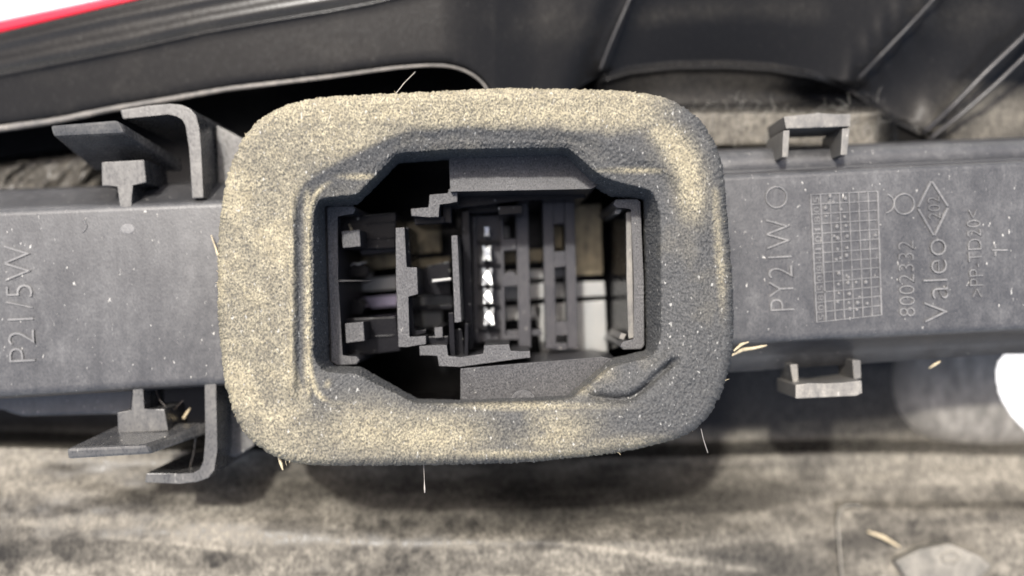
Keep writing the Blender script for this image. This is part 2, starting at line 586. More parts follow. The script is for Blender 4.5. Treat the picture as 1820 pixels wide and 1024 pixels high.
hole = (PX > 1774 + 0.0056 * np.maximum(0, PY - 668) ** 2 + 0.02 * np.maximum(0, 660 - PY) ** 2) & (PY > 632) & (PY < 790) & (PX < 1990)
V = Wn(PX, PY, Z)
F = grid_faces(PY.shape[0], len(xs))
kf = (keep & ~hole).ravel()
F = F[kf[F].all(axis=1)]
F = F[:, ::-1]
me = from_arrays(V, F)
add_attr(me, 'dust', dust)
shell = link('housing_shell', me, M_SHELL, lamp, True)
sm = shell.modifiers.new('wall', 'SOLIDIFY'); sm.thickness = 24 * S; sm.offset = -1

# rounded bulge at lower right
bx, by = np.meshgrid(np.linspace(1560, 1950, 90), np.linspace(548, 834, 80))
be = np.abs((bx - 1752) / 184.0) ** 2.3 + np.abs((by - 676) / 134.0) ** 2.3
bz = -640 + 120 * np.clip(1 - be, 0, 1) ** 0.34
bf = grid_faces(80, 90)
bk = ((be < 1.06) & ~((bx > 1774 + 0.0056 * np.maximum(0, by - 668) ** 2 + 0.02 * np.maximum(0, 660 - by) ** 2) & (by > 632) & (by < 790))).ravel()
bf = bf[bk[bf].all(axis=1)][:, ::-1]
bo = link('rounded_bulge', from_arrays(Wn(bx, by, bz), bf), M_BULGE, lamp, True)
bmod = bo.modifiers.new('wall', 'SOLIDIFY'); bmod.thickness = 16 * S; bmod.offset = -1

# red lens edge
LX = np.linspace(-560, 520, 70)
lt = interp(LENST, LX); lb = interp(LENSB, LX)
loft('red_lens', [[(x, y - 2, -560) for x, y in zip(LX, lt)], [(x, y - 1, -440) for x, y in zip(LX, lt)], [(x, y + 3, -392) for x, y in zip(LX, lt)],
                  [(x, y - 2, -378) for x, y in zip(LX, lb)], [(x, y + 1, -384) for x, y in zip(LX, lb)], [(x, y + 2, -520) for x, y in zip(LX, lb)]], 60, M_LENS, lamp)

# dusty rolled rim under the outer face
rim = tube([(x, y, -291) for x, y in LIP], [(0, 8.0), (0.3, 7.5), (0.62, 5.0), (0.9, 3.0), (1, 2.0)], 10, 0.8, 0.15, 3)
link('rolled_rim', rim, M_RIDGE, lamp, True)

# ribs on the reflector backs
for pts, rd in (([(1066, 126, -352), (1082, 84, -346), (1100, 42, -342), (1121, -6, -340), (1150, -70, -340)], 2.4),
                ([(1524, 142, -372), (1560, 104, -352), (1610, 52, -340), (1662, -4, -334), (1720, -70, -330)], 2.6),
                ([(1640, 238, -392), (1690, 192, -360), (1750, 130, -340), (1822, 62, -330), (1920, -30, -330)], 6)):
    link('stiffening_rib', tube(pts, rd, 10, 1.4, 0.1, 5), M_RIBEDGE, lamp, True)
rr2 = [(1650, 250, -380), (1706, 205, -352), (1770, 150, -338), (1830, 92, -330), (1930, 0, -330)]
link('stiffening_rib', tube(rr2, 5, 10, 1.2, 0.1, 6), M_RIBEDGE, lamp, True)
# thin bead and square boss on the lower panel
link('moulded_bead', tube([(1500, 1120, -380), (1496, 1024, -402), (1491, 960, -416), (1488, 925, -428), (1492, 905, -434), (1504, 897, -438), (1530, 899, -438)], 2.4, 8, 1.0, 0.1, 8), M_PANEL, lamp, True)
boss = prism('square_boss', [([(1590, 998), (1636, 976), (1688, 966), (1744, 988), (1764, 1006), (1724, 1046), (1620, 1044)], -394, -470)], M_PANEL, lamp, 6, 3)
link('boss_rim', tube([(1690 + 16 * math.cos(a), 992 + 9 * math.sin(a), -393) for a in np.linspace(0, 6.283, 14)], 3, 8), M_PANEL, lamp, True)

# ------------------------------------------------------------------ bulb holder rail
holder = thing('bulb_holder', 'grey plastic bulb holder rail with raised lettering, side clips and an open connector socket', 'bulb holder', W(910, 512, -300))
ZR = -150


def rail_side(x0, x1, lines):
    X = np.linspace(x0, x1, 40)
    return [[(x, interp(l, x), z) for x in X] for l, z in lines]


left = rail_side(-560, 600, [([(-270, 348), (0, 336), (215, 330), (600, 316)], -330),
                             ([(-270, 350), (0, 338), (215, 331), (600, 317)], -236),
                             ([(-270, 354), (0, 342), (215, 335), (600, 320)], -226),
                             ([(-270, 378), (0, 366), (390, 351), (600, 344)], -178),
                             ([(-270, 384), (0, 372), (390, 356), (600, 349)], -157),
                             ([(-270, 391), (0, 379), (390, 363), (600, 356)], ZR),
                             ([(-270, 397), (0, 385), (390, 369), (600, 362)], ZR + 0.5),
                             ([(-270, 699), (0, 691), (390, 668), (600, 656)], ZR + 0.5),
                             ([(-270, 705), (0, 697), (390, 674), (600, 662)], ZR),
                             ([(-270, 712), (0, 704), (390, 681), (600, 669)], -153),
                             ([(-270, 717), (0, 709), (390, 686), (600, 674)], -164),
                             ([(-270, 715), (0, 707), (390, 684), (600, 673)], -330)])
loft('backing_plate', left, 60, M_RAIL, holder, 1, True)
right = rail_side(1150, 2380, [([(1150, 270), (1290, 265), (1820, 243), (2090, 232)], -330),
                               ([(1150, 272), (1290, 267), (1820, 245), (2090, 234)], -226),
                               ([(1150, 278), (1290, 273), (1820, 251), (2090, 240)], -214),
                               ([(1150, 308), (1290, 302), (1820, 277), (2090, 265)], -190),
                               ([(1150, 312), (1290, 306), (1820, 281), (2090, 269)], -196),
                               ([(1150, 315), (1290, 309), (1820, 284), (2090, 272)], -160),
                               ([(1150, 322), (1290, 316), (1820, 291), (2090, 279)], ZR),
                               ([(1150, 328), (1290, 322), (1820, 297), (2090, 285)], ZR + 0.5),
                               ([(1150, 607), (1300, 598), (1820, 572), (2090, 559)], ZR + 0.5),
                               ([(1150, 613), (1300, 604), (1820, 578), (2090, 565)], ZR),
                               ([(1150, 619), (1300, 610), (1820, 584), (2090, 571)], -153),
                               ([(1150, 624), (1300, 615), (1820, 589), (2090, 576)], -165),
                               ([(1150, 640), (1300, 636), (1820, 606), (2090, 592)], -212),
                               ([(1150, 668), (1300, 662), (1820, 627), (2090, 612)], -232),
                               ([(1150, 667), (1300, 661), (1820, 626), (2090, 611)], -330)])
loft('backing_plate', right, 60, M_RAIL, holder, 1, True)
prism('lower_flange', [([(-550, 672), (-550, 690), (-60, 700), (-8, 720), (14, 734), (40, 741), (235, 736), (244, 672)], -262, -340)], M_RAIL, holder, 9, 4)

# upper clip
hexa('latch_tab', [(88, 223, -112), (209, 213, -112), (221, 236, -120), (94, 242, -120)], [(170, 288, -268), (322, 282, -268), (326, 306, -272), (168, 304, -272)], M_CLIP, holder, 6)
prism('latch_stem', [([(180, 288), (256, 284), (260, 325), (234, 327), (234, 372), (213, 373), (211, 329), (181, 331)], -152, -262)], M_CLIP, holder, 2.5)
prism('latch_bracket', [([(213, 195), (262, 188), (300, 184), (322, 186), (338, 193), (349, 206), (354, 228), (357, 262), (362, 352), (341, 353), (336, 262), (332, 222), (326, 211), (314, 204), (298, 203), (262, 207), (218, 212)], -150, -440)], M_CLIP, holder, 2.5)
prism('bracket_web', [([(384, 222), (404, 232), (450, 256), (450, 366), (388, 366)], -235, -420)], M_CLIP, holder, 3)
prism('bracket_web', [([(388, 690), (452, 690), (452, 792), (420, 812), (400, 812), (392, 780)], -245, -420)], M_CLIP, holder, 3)
# lower clip
hexa('latch_tab', [(118, 797, -84), (258, 791, -84), (268, 808, -88), (120, 817, -88)], [(212, 754, -205), (374, 750, -205), (380, 768, -210), (214, 774, -210)], M_CLIP, holder, 6)
prism('latch_stem', [([(208, 733), (236, 731), (236, 680), (254, 680), (254, 729), (292, 727), (299, 766), (210, 771)], -158, -262)], M_CLIP, holder, 2.5)
prism('latch_bracket', [([(363, 670), (384, 670), (385, 740), (386, 800), (381, 836), (370, 850), (350, 857), (320, 860), (257, 858), (260, 841), (318, 842), (344, 843), (357, 836), (364, 820), (365, 780)], -155, -440)], M_CLIP, holder, 2.5)

# lugs on the right
bmq = [([(1393, 207), (1448, 204), (1450, 200), (1458, 200), (1460, 204), (1512, 202), (1512, 225), (1397, 229)], -150, -262),
       ([(1392, 232), (1404, 231), (1401, 280), (1390, 280)], -151, -262), ([(1497, 228), (1511, 228), (1506, 276), (1494, 276)], -151, -262)]
prism('retaining_lug', bmq, M_LUG, holder, 2.5)
prism('retaining_lug', [([(1414, 684), (1440, 681), (1470, 684), (1532, 676), (1533, 699), (1522, 704), (1414, 709)], -150, -270),
                        ([(1404, 648), (1418, 647), (1420, 681), (1410, 682)], -190, -270), ([(1515, 640), (1530, 640), (1531, 673), (1518, 675)], -190, -270)], M_LUG, holder, 2.5)

# ------------------------------------------------------------------ raised marks
_dg = bpy.context.evaluated_depsgraph_get


def lettering(text, start, end, height, z, name='raised_lettering', ext=3.0, thin=-0.020, mat=None):
    """raised text; start and end are the baseline's ends as seen, height goes to the left of the reading direction"""
    cu = bpy.data.curves.new('t', 'FONT')
    cu.body = text
    cu.size = 1.0
    cu.offset = thin
    cu.resolution_u = 3
    cu.extrude = 0.04
    ob = bpy.data.objects.new('t', cu)
    COL.objects.link(ob)
    bpy.context.view_layer.update()
    m = bpy.data.meshes.new_from_object(ob.evaluated_get(_dg()))
    bpy.data.objects.remove(ob)
    n = len(m.vertices)
    a = np.zeros(n * 3, np.float32)
    m.vertices.foreach_get('co', a)
    a = a.reshape(-1, 3)
    u = (a[:, 0] - a[:, 0].min()) / (a[:, 0].max() - a[:, 0].min())
    if text == '1':
        u = 0.3 + 0.4 * u
    v = a[:, 1] / 0.70
    w = np.where(a[:, 2] > 0, ext, -4.0)
    dx, dy = end[0] - start[0], end[1] - start[1]
    Lr = math.hypot(dx, dy)
    nx, ny = dy / Lr, -dx / Lr
    P = Wn(start[0] + dx * u + nx * height * v, start[1] + dy * u + ny * height * v, z + w)
    m.vertices.foreach_set('co', P.astype(np.float32).ravel())
    m.update()
    return link(name, m, mat or M_LETTER, holder)


def ring(cx, cy, r, w=2.0, z=ZR, a0=0, a1=2 * math.pi, name='raised_ring'):
    n = 30
    pts = [(cx + r * math.cos(a), cy + r * math.sin(a), z + 1.1) for a in np.linspace(a0, a1, n)]
    return link(name, tube(pts, w, 6), M_LETTER, holder, True)


lettering('PY21W', (1413, 551), (1405, 388), 46, ZR)
lettering('P21/5W', (64, 642), (54, 434), 50, ZR)
lettering('8002332', (1627, 562), (1624, 428), 29, ZR)
lettering('Valeo', (1688, 572), (1682, 424), 46, ZR, ext=4)
lettering('>PP-TD20<', (1750, 527), (1742, 372), 26, ZR)
lettering('202', (1672, 389), (1670, 349), 22, ZR)
ring(1380, 351, 18.5)
ring(1607, 363, 18)
ring(1572, 362, 17, 1.6, ZR, -1.3, 1.4)
ring(143, 402, 11, 1.2, ZR, -1.2, 1.3)
dm = [(1656, 321, ZR), (1686, 368, ZR), (1661, 420, ZR), (1632, 370, ZR), (1656, 321, ZR)]
bm = bmesh.new()
for i in range(4):
    (xa, ya_, _), (xb, yb_, _) = dm[i], dm[i + 1]
    L = math.hypot(xb - xa, yb_ - ya_); ux, uy = (xb - xa) / L, (yb_ - ya_) / L
    prism_into(bm, [(xa - uy * 2 + ux * 1.5, ya_ + ux * 2 + uy * 1.5), (xb - uy * 2 - ux * 1.5, yb_ + ux * 2 - uy * 1.5), (xb + uy * 2 - ux * 1.5, yb_ - ux * 2 - uy * 1.5), (xa + uy * 2 + ux * 1.5, ya_ - ux * 2 + uy * 1.5)], ZR + 3.5, ZR - 4, 0.8, 1)
me = bpy.data.meshes.new('d'); bm.to_mesh(me); bm.free()
link('raised_diamond', me, M_LETTER, holder)
prism('raised_mark', [(rect(1764, 443, 1792, 446.5), ZR + 2.5, ZR - 3), (rect(1768, 434, 1771.5, 442), ZR + 2.5, ZR - 3), (rect(1768, 447.5, 1771.5, 456), ZR + 2.5, ZR - 3)], M_LETTER, holder, 0.8, 1)

# moulded disc (ejector mark) on the left half
prism('ejector_mark', [([(227 + 13 * math.cos(a), 407 + 9 * math.sin(a)) for a in np.linspace(0, 6.283, 20, endpoint=False)], ZR + 1.5, ZR - 4)], M_LETTER, holder, 1.2)

# date grid
TL, TR, BR, BL = (1441, 346), (1560, 340), (1567, 560), (1452, 573)


def gp(u, v):
    xa = TL[0] + (TR[0] - TL[0]) * u; ya_ = TL[1] + (TR[1] - TL[1]) * u
    xb = BL[0] + (BR[0] - BL[0]) * u; yb_ = BL[1] + (BR[1] - BL[1]) * u
    return xa + (xb - xa) * v, ya_ + (yb_ - ya_) * v


grid = bpy.data.objects.new('date_grid', None)
bm = bmesh.new()
hw = 0.9


def gline(bm, a, b, w, h):
    L = math.hypot(b[0] - a[0], b[1] - a[1]); ux, uy = (b[0] - a[0]) / L, (b[1] - a[1]) / L
    prism_into(bm, [(a[0] - uy * w, a[1] + ux * w), (b[0] - uy * w, b[1] + ux * w), (b[0] + uy * w, b[1] - ux * w), (a[0] + uy * w, a[1] - ux * w)], ZR + h, ZR - 3, 0)


bpy.data.objects.remove(grid)
for i in range(8):
    gline(bm, gp(i / 7, 0), gp(i / 7, 1), 1.3 if i in (0, 1, 7) else 0.9, 2.4 if i in (0, 1, 7) else 2.0)
for j in range(14):
    gline(bm, gp(0, j / 13), gp(1, j / 13), 0.9, 2.2 + 0.02 * j)
me = bpy.data.meshes.new('g'); bm.to_mesh(me); bm.free()
grid = link('date_grid', me, M_LETTER, holder)
for j, ch in enumerate(['5', '0', '8', '1', '0', '1', '4', '8', '0', '5', '8', '0', '5']):
    a = gp(0.122, (j + 0.86) / 13); b = gp(0.122, (j + 0.30) / 13)
    o = lettering(ch, a, b, 11, ZR, 'grid_digit', 2.0, -0.005)
    o.parent = grid; o.location = (0, 0, 0)
dots = [(185, 80), (210, 125), (175, 130), (150, 165), (155, 225), (265, 175), (295, 95), (290, 230), (300, 295), (235, 300), (310, 370), (215, 370), (240, 385), (310, 455), (240, 465), (305, 510), (230, 540), (262, 530), (250, 640), (320, 670), (375, 705), (315, 710), (245, 720), (250, 785), (325, 790), (240, 850), (320, 855), (385, 855), (455, 860), (400, 815), (445, 705), (515, 365), (380, 905), (330, 900)]
bm = bmesh.new()
bmesh.ops.create_icosphere(bm, subdivisions=2, radius=1.0)
dme = bpy.data.meshes.new('punched_dot'); bm.to_mesh(dme); bm.free()
dme.materials.append(M_LETTER)
dme.polygons.foreach_set('use_smooth', [True] * len(dme.polygons))
for i, (x, y) in enumerate(dots):
    o = bpy.data.objects.new('punched_dot', dme)
    COL.objects.link(o)
    o.parent = grid
    r = (5.0 if i % 3 == 0 else 4.0) * S
    o.scale = (r * 0.85, r, r * 0.8)
    p = W(1430 + x / 4.095, 330 + y / 4.095, ZR + 0.5)
    o.location = p

# ------------------------------------------------------------------ connector socket
ZS = -105
sock = prism('connector_socket', [([(797, 268), (1000, 262), (1062, 330), (1052, 336), (800, 341)], [-112, -112, -94, -92, -92], -330)], M_SOCK, holder, 2.0)


def sp(name, polys, mat=M_SOCK, bev=1.6, seg=2):
    o = prism(name, polys, mat, None, bev, seg)
    o.parent = sock
    return o


sp('lower_wall', [([(818, 655), (1000, 640), (1070, 634), (1100, 640), (1030, 712), (1000, 722), (818, 726)], [-112, -112, -112, -114, -130, -130, -130], -330)], M_SOCK, 2.0)
# C-shaped end walls
sp('end_wall', [([(580, 371), (583, 366), (628, 366), (632, 371), (628, 381), (597, 382), (601, 500), (606, 634), (634, 633), (640, 640), (634, 648), (598, 650), (588, 643), (585, 500)], -128, -420)], M_SOCK, 3.0, 3)
sp('end_wall', [([(1094, 354), (1132, 353), (1139, 358), (1144, 500), (1146, 614), (1140, 621), (1108, 622), (1101, 616), (1108, 606), (1129, 605), (1127, 500), (1124, 369), (1096, 370), (1089, 363)], -112, -440)], M_SOCK, 3.0, 3)
sp('end_wall_dust_ledge', [([(1113, 378), (1124, 376), (1128, 500), (1130, 600), (1117, 602), (1114, 500)], -135, -142)], M_LUG, 1.0)
sp('end_wall_step', [([(1115, 379), (1122, 377), (1126, 500), (1128, 599), (1118, 601), (1115.5, 500)], -143, -440)], M_DARK, 1.0)
# upper stepped key
sp('stepped_key', [([(730, 371), (763, 370), (763, 346), (797, 345), (797, 336), (813, 336), (813, 359), (800, 361), (780, 362), (780, 386), (763, 386), (731, 384)], -108, -300)], M_SOCK)
# lower stepped key
sp('stepped_key', [([(745, 615), (780, 613), (794, 613), (795, 634), (818, 635), (860, 630), (860, 614), (905, 612), (906, 625), (942, 624), (943, 636), (905, 640), (818, 652), (780, 651), (779, 631), (746, 632)], -112, -300)], M_SOCK)
# key-shaped divider
sp('divider', [([(703, 405), (719, 404), (721, 476), (741, 475), (743, 523), (724, 526), (726, 600), (757, 597), (757, 612), (722, 617), (708, 617), (704, 500)], -110, -330)], M_SOCK)
sp('divider', [([(802, 419), (813, 418), (820, 572), (808, 574)], -110, -330)], M_SOCK, 1.2)
sp('divider', [([(797, 556), (806, 556), (808, 640), (826, 640), (826, 575), (832, 575), (832, 644), (800, 646)], -140, -330)], M_DARK, 1.0)
sp('divider_ledge', [([(721, 404), (726, 404), (731, 473), (724, 474)], -165, -330), ([(726, 526), (731, 526), (736, 588), (757, 586), (757, 592), (731, 598)], -150, -330)], M_DARK, 0.8)
sp('inner_ledge', [([(599, 386), (605, 386), (607, 500), (612, 632), (607, 633), (602, 500)], -170, -420)], M_DARK, 0.8)
sp('latch_hook', [([(1094, 373), (1106, 372), (1101, 380), (1092, 381)], -150, -330), ([(1104, 592), (1114, 594), (1108, 604), (1100, 602)], -150, -330)], M_LUG, 0.8)
# square posts and the dark blocks that carry them
sp('square_post', [([(607, 411), (639, 408), (641, 438), (609, 441)], -125, -330)], M_SOCK)
sp('square_post', [([(613, 575), (646, 572), (648, 606), (615, 610)], -125, -330)], M_SOCK)
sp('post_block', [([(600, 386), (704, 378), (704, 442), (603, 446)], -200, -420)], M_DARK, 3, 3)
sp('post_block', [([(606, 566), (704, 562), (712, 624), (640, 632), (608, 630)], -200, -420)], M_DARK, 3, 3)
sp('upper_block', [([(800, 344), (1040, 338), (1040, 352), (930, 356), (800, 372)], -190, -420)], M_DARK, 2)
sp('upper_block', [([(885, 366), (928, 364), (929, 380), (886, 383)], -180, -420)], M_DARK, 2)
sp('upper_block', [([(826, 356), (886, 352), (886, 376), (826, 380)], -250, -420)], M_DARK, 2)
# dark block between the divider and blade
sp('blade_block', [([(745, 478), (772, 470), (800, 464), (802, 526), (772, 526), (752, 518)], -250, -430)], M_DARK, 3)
sp('blade_contact', [([(768, 497), (801, 493.5), (802, 498), (768, 502)], -170, -300)], M_SILVER, 0.8)
# pin panel, ladders
sp('pin_panel', [([(834, 384), (893, 382), (899, 606), (842, 610)], -300, -360)], M_RIB, 2)
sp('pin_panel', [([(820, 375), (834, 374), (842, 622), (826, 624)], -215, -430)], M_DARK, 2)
sp('contact_ladder', [(rect(916, 348, 938, 618, 6), -282, -350), ([(893, 425), (917, 424), (918, 444), (894, 446)], -284, -346), ([(892, 498), (896, 488), (905, 482), (914, 484), (920, 492), (920, 508), (893, 510)], -283, -346),
                      (rect(896, 596, 922, 604, 0), -284, -346)], M_RIB, 1.5)
sp('contact_ladder', [(rect(964, 350, 983, 620, 6), -282, -350), (rect(1003, 350, 1021, 620, 6), -282, -350), ([(982, 448), (1005, 446), (1006, 474), (983, 476)], -284, -346), ([(986, 572), (1008, 571), (1009, 596), (987, 597)], -284, -346),
                      (rect(983, 352, 1003, 398), -284, -346), (rect(987, 610, 1008, 622), -284, -346)], M_RIB, 1.5)
# finer pieces: guides, bars between the pins, catches
for x0_, x1_ in ((840, 846), (889, 894)):
    sp('panel_rib', [(rect(x0_, 386, x1_, 604, 4), -284, -340)], M_RIB, 1.0)
for y_ in (431, 471, 509, 545, 586):
    sp('pin_bar', [(rect(848, y_ - 3.5, 889, y_ + 3.5, 0.3), -291, -340)], M_DARK, 1.2)
sp('catch', [([(736, 385), (790, 384), (790, 397), (737, 400)], -152, -330)], M_DARK, 2)
sp('catch', [([(786, 364), (802, 363), (803, 396), (787, 397)], -165, -330)], M_DARK, 2)
sp('catch', [([(760, 598), (797, 597), (797, 612), (761, 614)], -150, -330)], M_DARK, 2)
sp('catch', [([(772, 582), (786, 581), (787, 600), (773, 601)], -136, -330)], M_SOCK, 1.2)
sp('catch', [([(800, 586), (822, 584), (826, 634), (802, 636)], -175, -330)], M_DARK, 2)
sp('guide_rail', [([(640, 445), (703, 440), (703, 447), (642, 453)], -236, -330)], M_RIB, 1.2)
sp('guide_rail', [([(728, 545), (804, 541), (804, 549), (728, 553)], -260, -330)], M_DARK, 1.2)
sp('guide_rail', [([(892, 588), (962, 586), (964, 596), (893, 598)], -300, -340)], M_RIB, 1.2)
sp('rounded_block', [([(610, 471), (646, 468), (655, 474), (657, 484), (652, 494), (612, 493)], -262, -330)], M_DARK, 4, 3)
sp('rounded_block', [([(610, 528), (640, 532), (650, 545), (644, 560), (611, 562)], -262, -330)], M_DARK, 4, 3)
for y_ in (396, 424, 598):
    sp('block_groove_edge', [([(652, y_), (700, y_ - 3), (700, y_), (652, y_ + 3)], -196, -210)], M_DARK, 0.8)
b_ = link('edge_glint', tube([(622, 473, -255), (630, 468, -250), (636, 470, -250), (652, 465, -252)], [(0, 0.8), (0.4, 2.4), (1, 0.7)], 6, 1, 0.6, 3), M_PIN, None, True); b_.parent = sock  # bright sliver added as a highlight along the rounded block
# forked contact pins
for i, (x, y, s) in enumerate(((865, 411, .62), (865, 450, .95), (866, 492, 1.1), (867, 526, 1.0), (869, 563, 1.1))):
    hh = 14 * s
    w = 8.5 * s
    sp('contact_pin', [([(x - w, y - hh), (x - w * .35, y - hh), (x, y - hh * .45), (x + w * .35, y - hh), (x + w, y - hh), (x + w * .75, y), (x + w, y + hh), (x + w * .35, y + hh), (x, y + hh * .55), (x - w * .35, y + hh), (x - w, y + hh), (x - w * .75, y)],
                        [-236, -240, -250, -240, -236, -244, -236, -240, -250, -240, -236, -244], -330)], M_PIN, 1.6, 2)
# metal strips on the floor of the socket
ZF = -400
for poly, m in (([(628, 458), (706, 450), (706, 474), (640, 482)], M_BRASS),
                ([(612, 498), (706, 490), (706, 514), (612, 522)], M_SILVER),
                ([(622, 530), (706, 524), (706, 544), (622, 552)], M_LAV),
                ([(724, 396), (782, 392), (784, 448), (726, 452)], M_BRASS),
                ([(728, 462), (800, 456), (800, 474), (728, 478)], M_BRASS),
                ([(736, 528), (802, 520), (806, 544), (736, 546)], M_SILVER),
                ([(740, 556), (786, 554), (788, 586), (742, 590)], M_SILVER),
                ([(884, 446), (1000, 440), (1000, 462), (884, 470)], M_BRASS),
                ([(1014, 366), (1068, 362), (1072, 488), (1016, 490)], M_BRASS),
                ([(886, 482), (1010, 476), (1010, 492), (886, 500)], M_SILVER),
                ([(886, 506), (1074, 500), (1076, 526), (886, 534)], M_SILVER),
                ([(888, 546), (962, 542), (962, 566), (888, 570)], M_SILVER),
                ([(950, 542), (1076, 534), (1080, 640), (1000, 646), (964, 640)], M_SILVER),
                ([(976, 394), (1000, 392), (1001, 452), (978, 454)], M_BRASS),
                ([(884, 404), (904, 402), (906, 424), (884, 426)], M_SILVER)):
    sp('contact_strip', [(poly, ZF, ZF - 8)], m, 1.5)
bm = bmesh.new()
prism_into(bm, [(984 + 9 * math.cos(a), 567 + 9 * math.sin(a)) for a in np.linspace(0, 6.283, 16, endpoint=False)], ZF + 9, ZF - 2, 3, 3)
me = bpy.data.meshes.new('rivet'); bm.to_mesh(me); bm.free()
o = link('rivet', me, M_PIN, None, True); o.parent = sock
# half-round boss on the lower wall
prism_b = sp('half_round_boss', [([(930 + 24 * math.cos(a), 716 - 24 * math.sin(a)) for a in np.linspace(0, math.pi, 16)], -118, -300)], M_SOCK, 5, 4)
# carrier side walls and the well that closes the socket below
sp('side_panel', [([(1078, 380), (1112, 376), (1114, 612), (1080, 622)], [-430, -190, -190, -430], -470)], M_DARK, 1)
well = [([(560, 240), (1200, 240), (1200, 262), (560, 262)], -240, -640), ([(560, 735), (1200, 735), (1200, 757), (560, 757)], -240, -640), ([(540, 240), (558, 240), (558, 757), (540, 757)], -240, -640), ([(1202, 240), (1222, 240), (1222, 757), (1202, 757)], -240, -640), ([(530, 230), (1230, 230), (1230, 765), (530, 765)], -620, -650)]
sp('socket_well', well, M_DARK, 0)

# ------------------------------------------------------------------ foam gasket
CX, CY = 850.0, 492.0
NA = 1700
th = np.linspace(0, 2 * math.pi, NA, endpoint=False)


def contour(poly, sig):
    p = np.array(poly, float)
    q = np.r_[p, p[:1]]
    ang = np.full(NA, 0.0)
    c, s = np.cos(th), np.sin(th)
    best = np.zeros(NA)
    for i in range(len(p)):
        ax, ay = q[i] - (CX, CY); bx, by = q[i + 1] - (CX, CY)
        ex, ey = bx - ax, by - ay
        den = c * ey - s * ex
        with np.errstate(divide='ignore', invalid='ignore'):
            r = (ax * ey - ay * ex) / den
            t = (ax * s - ay * c) / den
        t = np.where(np.abs(ex) > np.abs(ey), (r * c - ax) / (ex if ex else 1), (r * s - ay) / (ey if ey else 1))
        ok = (r > 0) & (t >= -1e-6) & (t <= 1 + 1e-6)
        best = np.where(ok & (r > best), r, best)
    kx = np.arange(-60, 61); kr = np.exp(-(kx / sig) ** 2 / 2); kr /= kr.sum()
    ext = np.r_[best[-60:], best, best[:60]]
    return np.convolve(ext, kr, 'valid')


C_OUT = [(395, 370), (389, 450), (389, 560), (400, 680), (420, 750), (458, 796), (500, 818), (560, 826), (760, 825), (940, 820), (1100, 803), (1220, 776), (1266, 735), (1292, 670), (1303, 600), (1300, 500), (1292, 400), (1283, 290), (1262, 235), (1220, 190), (1170, 170), (1100, 163), (900, 158), (700, 168), (560, 175), (490, 192), (440, 230), (408, 300)]
C_SO = [(514, 380), (514, 340), (540, 305), (600, 286), (650, 250), (720, 228), (800, 218), (1000, 226), (1080, 246), (1180, 285), (1230, 345), (1240, 400), (1236, 620), (1210, 680), (1130, 730), (1000, 745), (800, 748), (640, 742), (560, 735), (528, 700), (514, 640)]
C_SI = [(549, 380), (549, 640), (558, 695), (576, 716), (700, 724), (800, 722), (940, 719), (1040, 712), (1120, 700), (1180, 665), (1200, 600), (1204, 400), (1194, 335), (1165, 307), (1075, 299), (1040, 268), (1010, 254), (800, 252), (720, 258), (662, 300), (600, 318), (562, 338)]
C_HT = [(557, 380), (557, 640), (576, 662), (632, 664), (736, 717), (800, 718), (940, 716), (1018, 708), (1090, 652), (1162, 634), (1176, 600), (1174, 380), (1160, 338), (1092, 322), (1062, 308), (1010, 262), (800, 265), (706, 272), (634, 346), (566, 352)]
C_HB = [(577, 366), (585, 640), (594, 650), (642, 652), (742, 709), (818, 711), (1008, 703), (1082, 638), (1148, 622), (1143, 354), (1085, 350), (1048, 328), (1004, 278), (800, 284), (709, 290), (640, 360), (630, 366)]
r0, r1, r2, r3, r4 = contour(C_OUT, 14), contour(C_SO, 26), contour(C_SI, 12), contour(C_HT, 6), contour(C_HB, 2.5)
r2 = np.minimum(r2, r1 - 6); r3 = np.minimum(r3, r2 - 1.5); r4 = np.minimum(r4, r3 - 3)
rings = []
edge_n = fbm(th * 60, th * 0 + 3, 77, 3) - 0.5
r0 = r0 + 3.0 * edge_n + 3.0 * (np.random.default_rng(5).random(NA) - 0.5)
for z in np.linspace(-145, -20, 24):                # outer flank
    rings.append((r0 - 6 * (1 - (z + 145) / 125.0) * 0, np.full(NA, z)))
for t in np.linspace(0.06, 1, 7):                   # rounded outer edge
    a = t * math.pi / 2
    rings.append((r0 - 16 * (1 - math.cos(a)), np.full(NA, -20 + 20 * math.sin(a))))
ra = r0 - 16
for t in np.linspace(0.014, 1, 64):
    rings.append((ra + (r1 - ra) * t, np.full(NA, 0.0)))
for t in np.linspace(0.06, 1, 18):
    rings.append((r1 + (r2 - r1) * t, np.full(NA, -9.0 * (t * t * (3 - 2 * t)))))
for t in np.linspace(0.12, 1, 9):
    rings.append((r2 + (r3 - r2) * t, np.full(NA, -9 - 6.0 * t)))
for t in np.linspace(0.04, 1, 26):
    rings.append((r3 + (r4 - r3) * (1 - (1 - t) ** 1.25), np.full(NA, -15 - 118.0 * t)))
RR = np.array([r for r, z in rings]); ZZ = np.array([z for r, z in rings])
GX = CX + RR * np.cos(th); GY = CY + RR * np.sin(th)
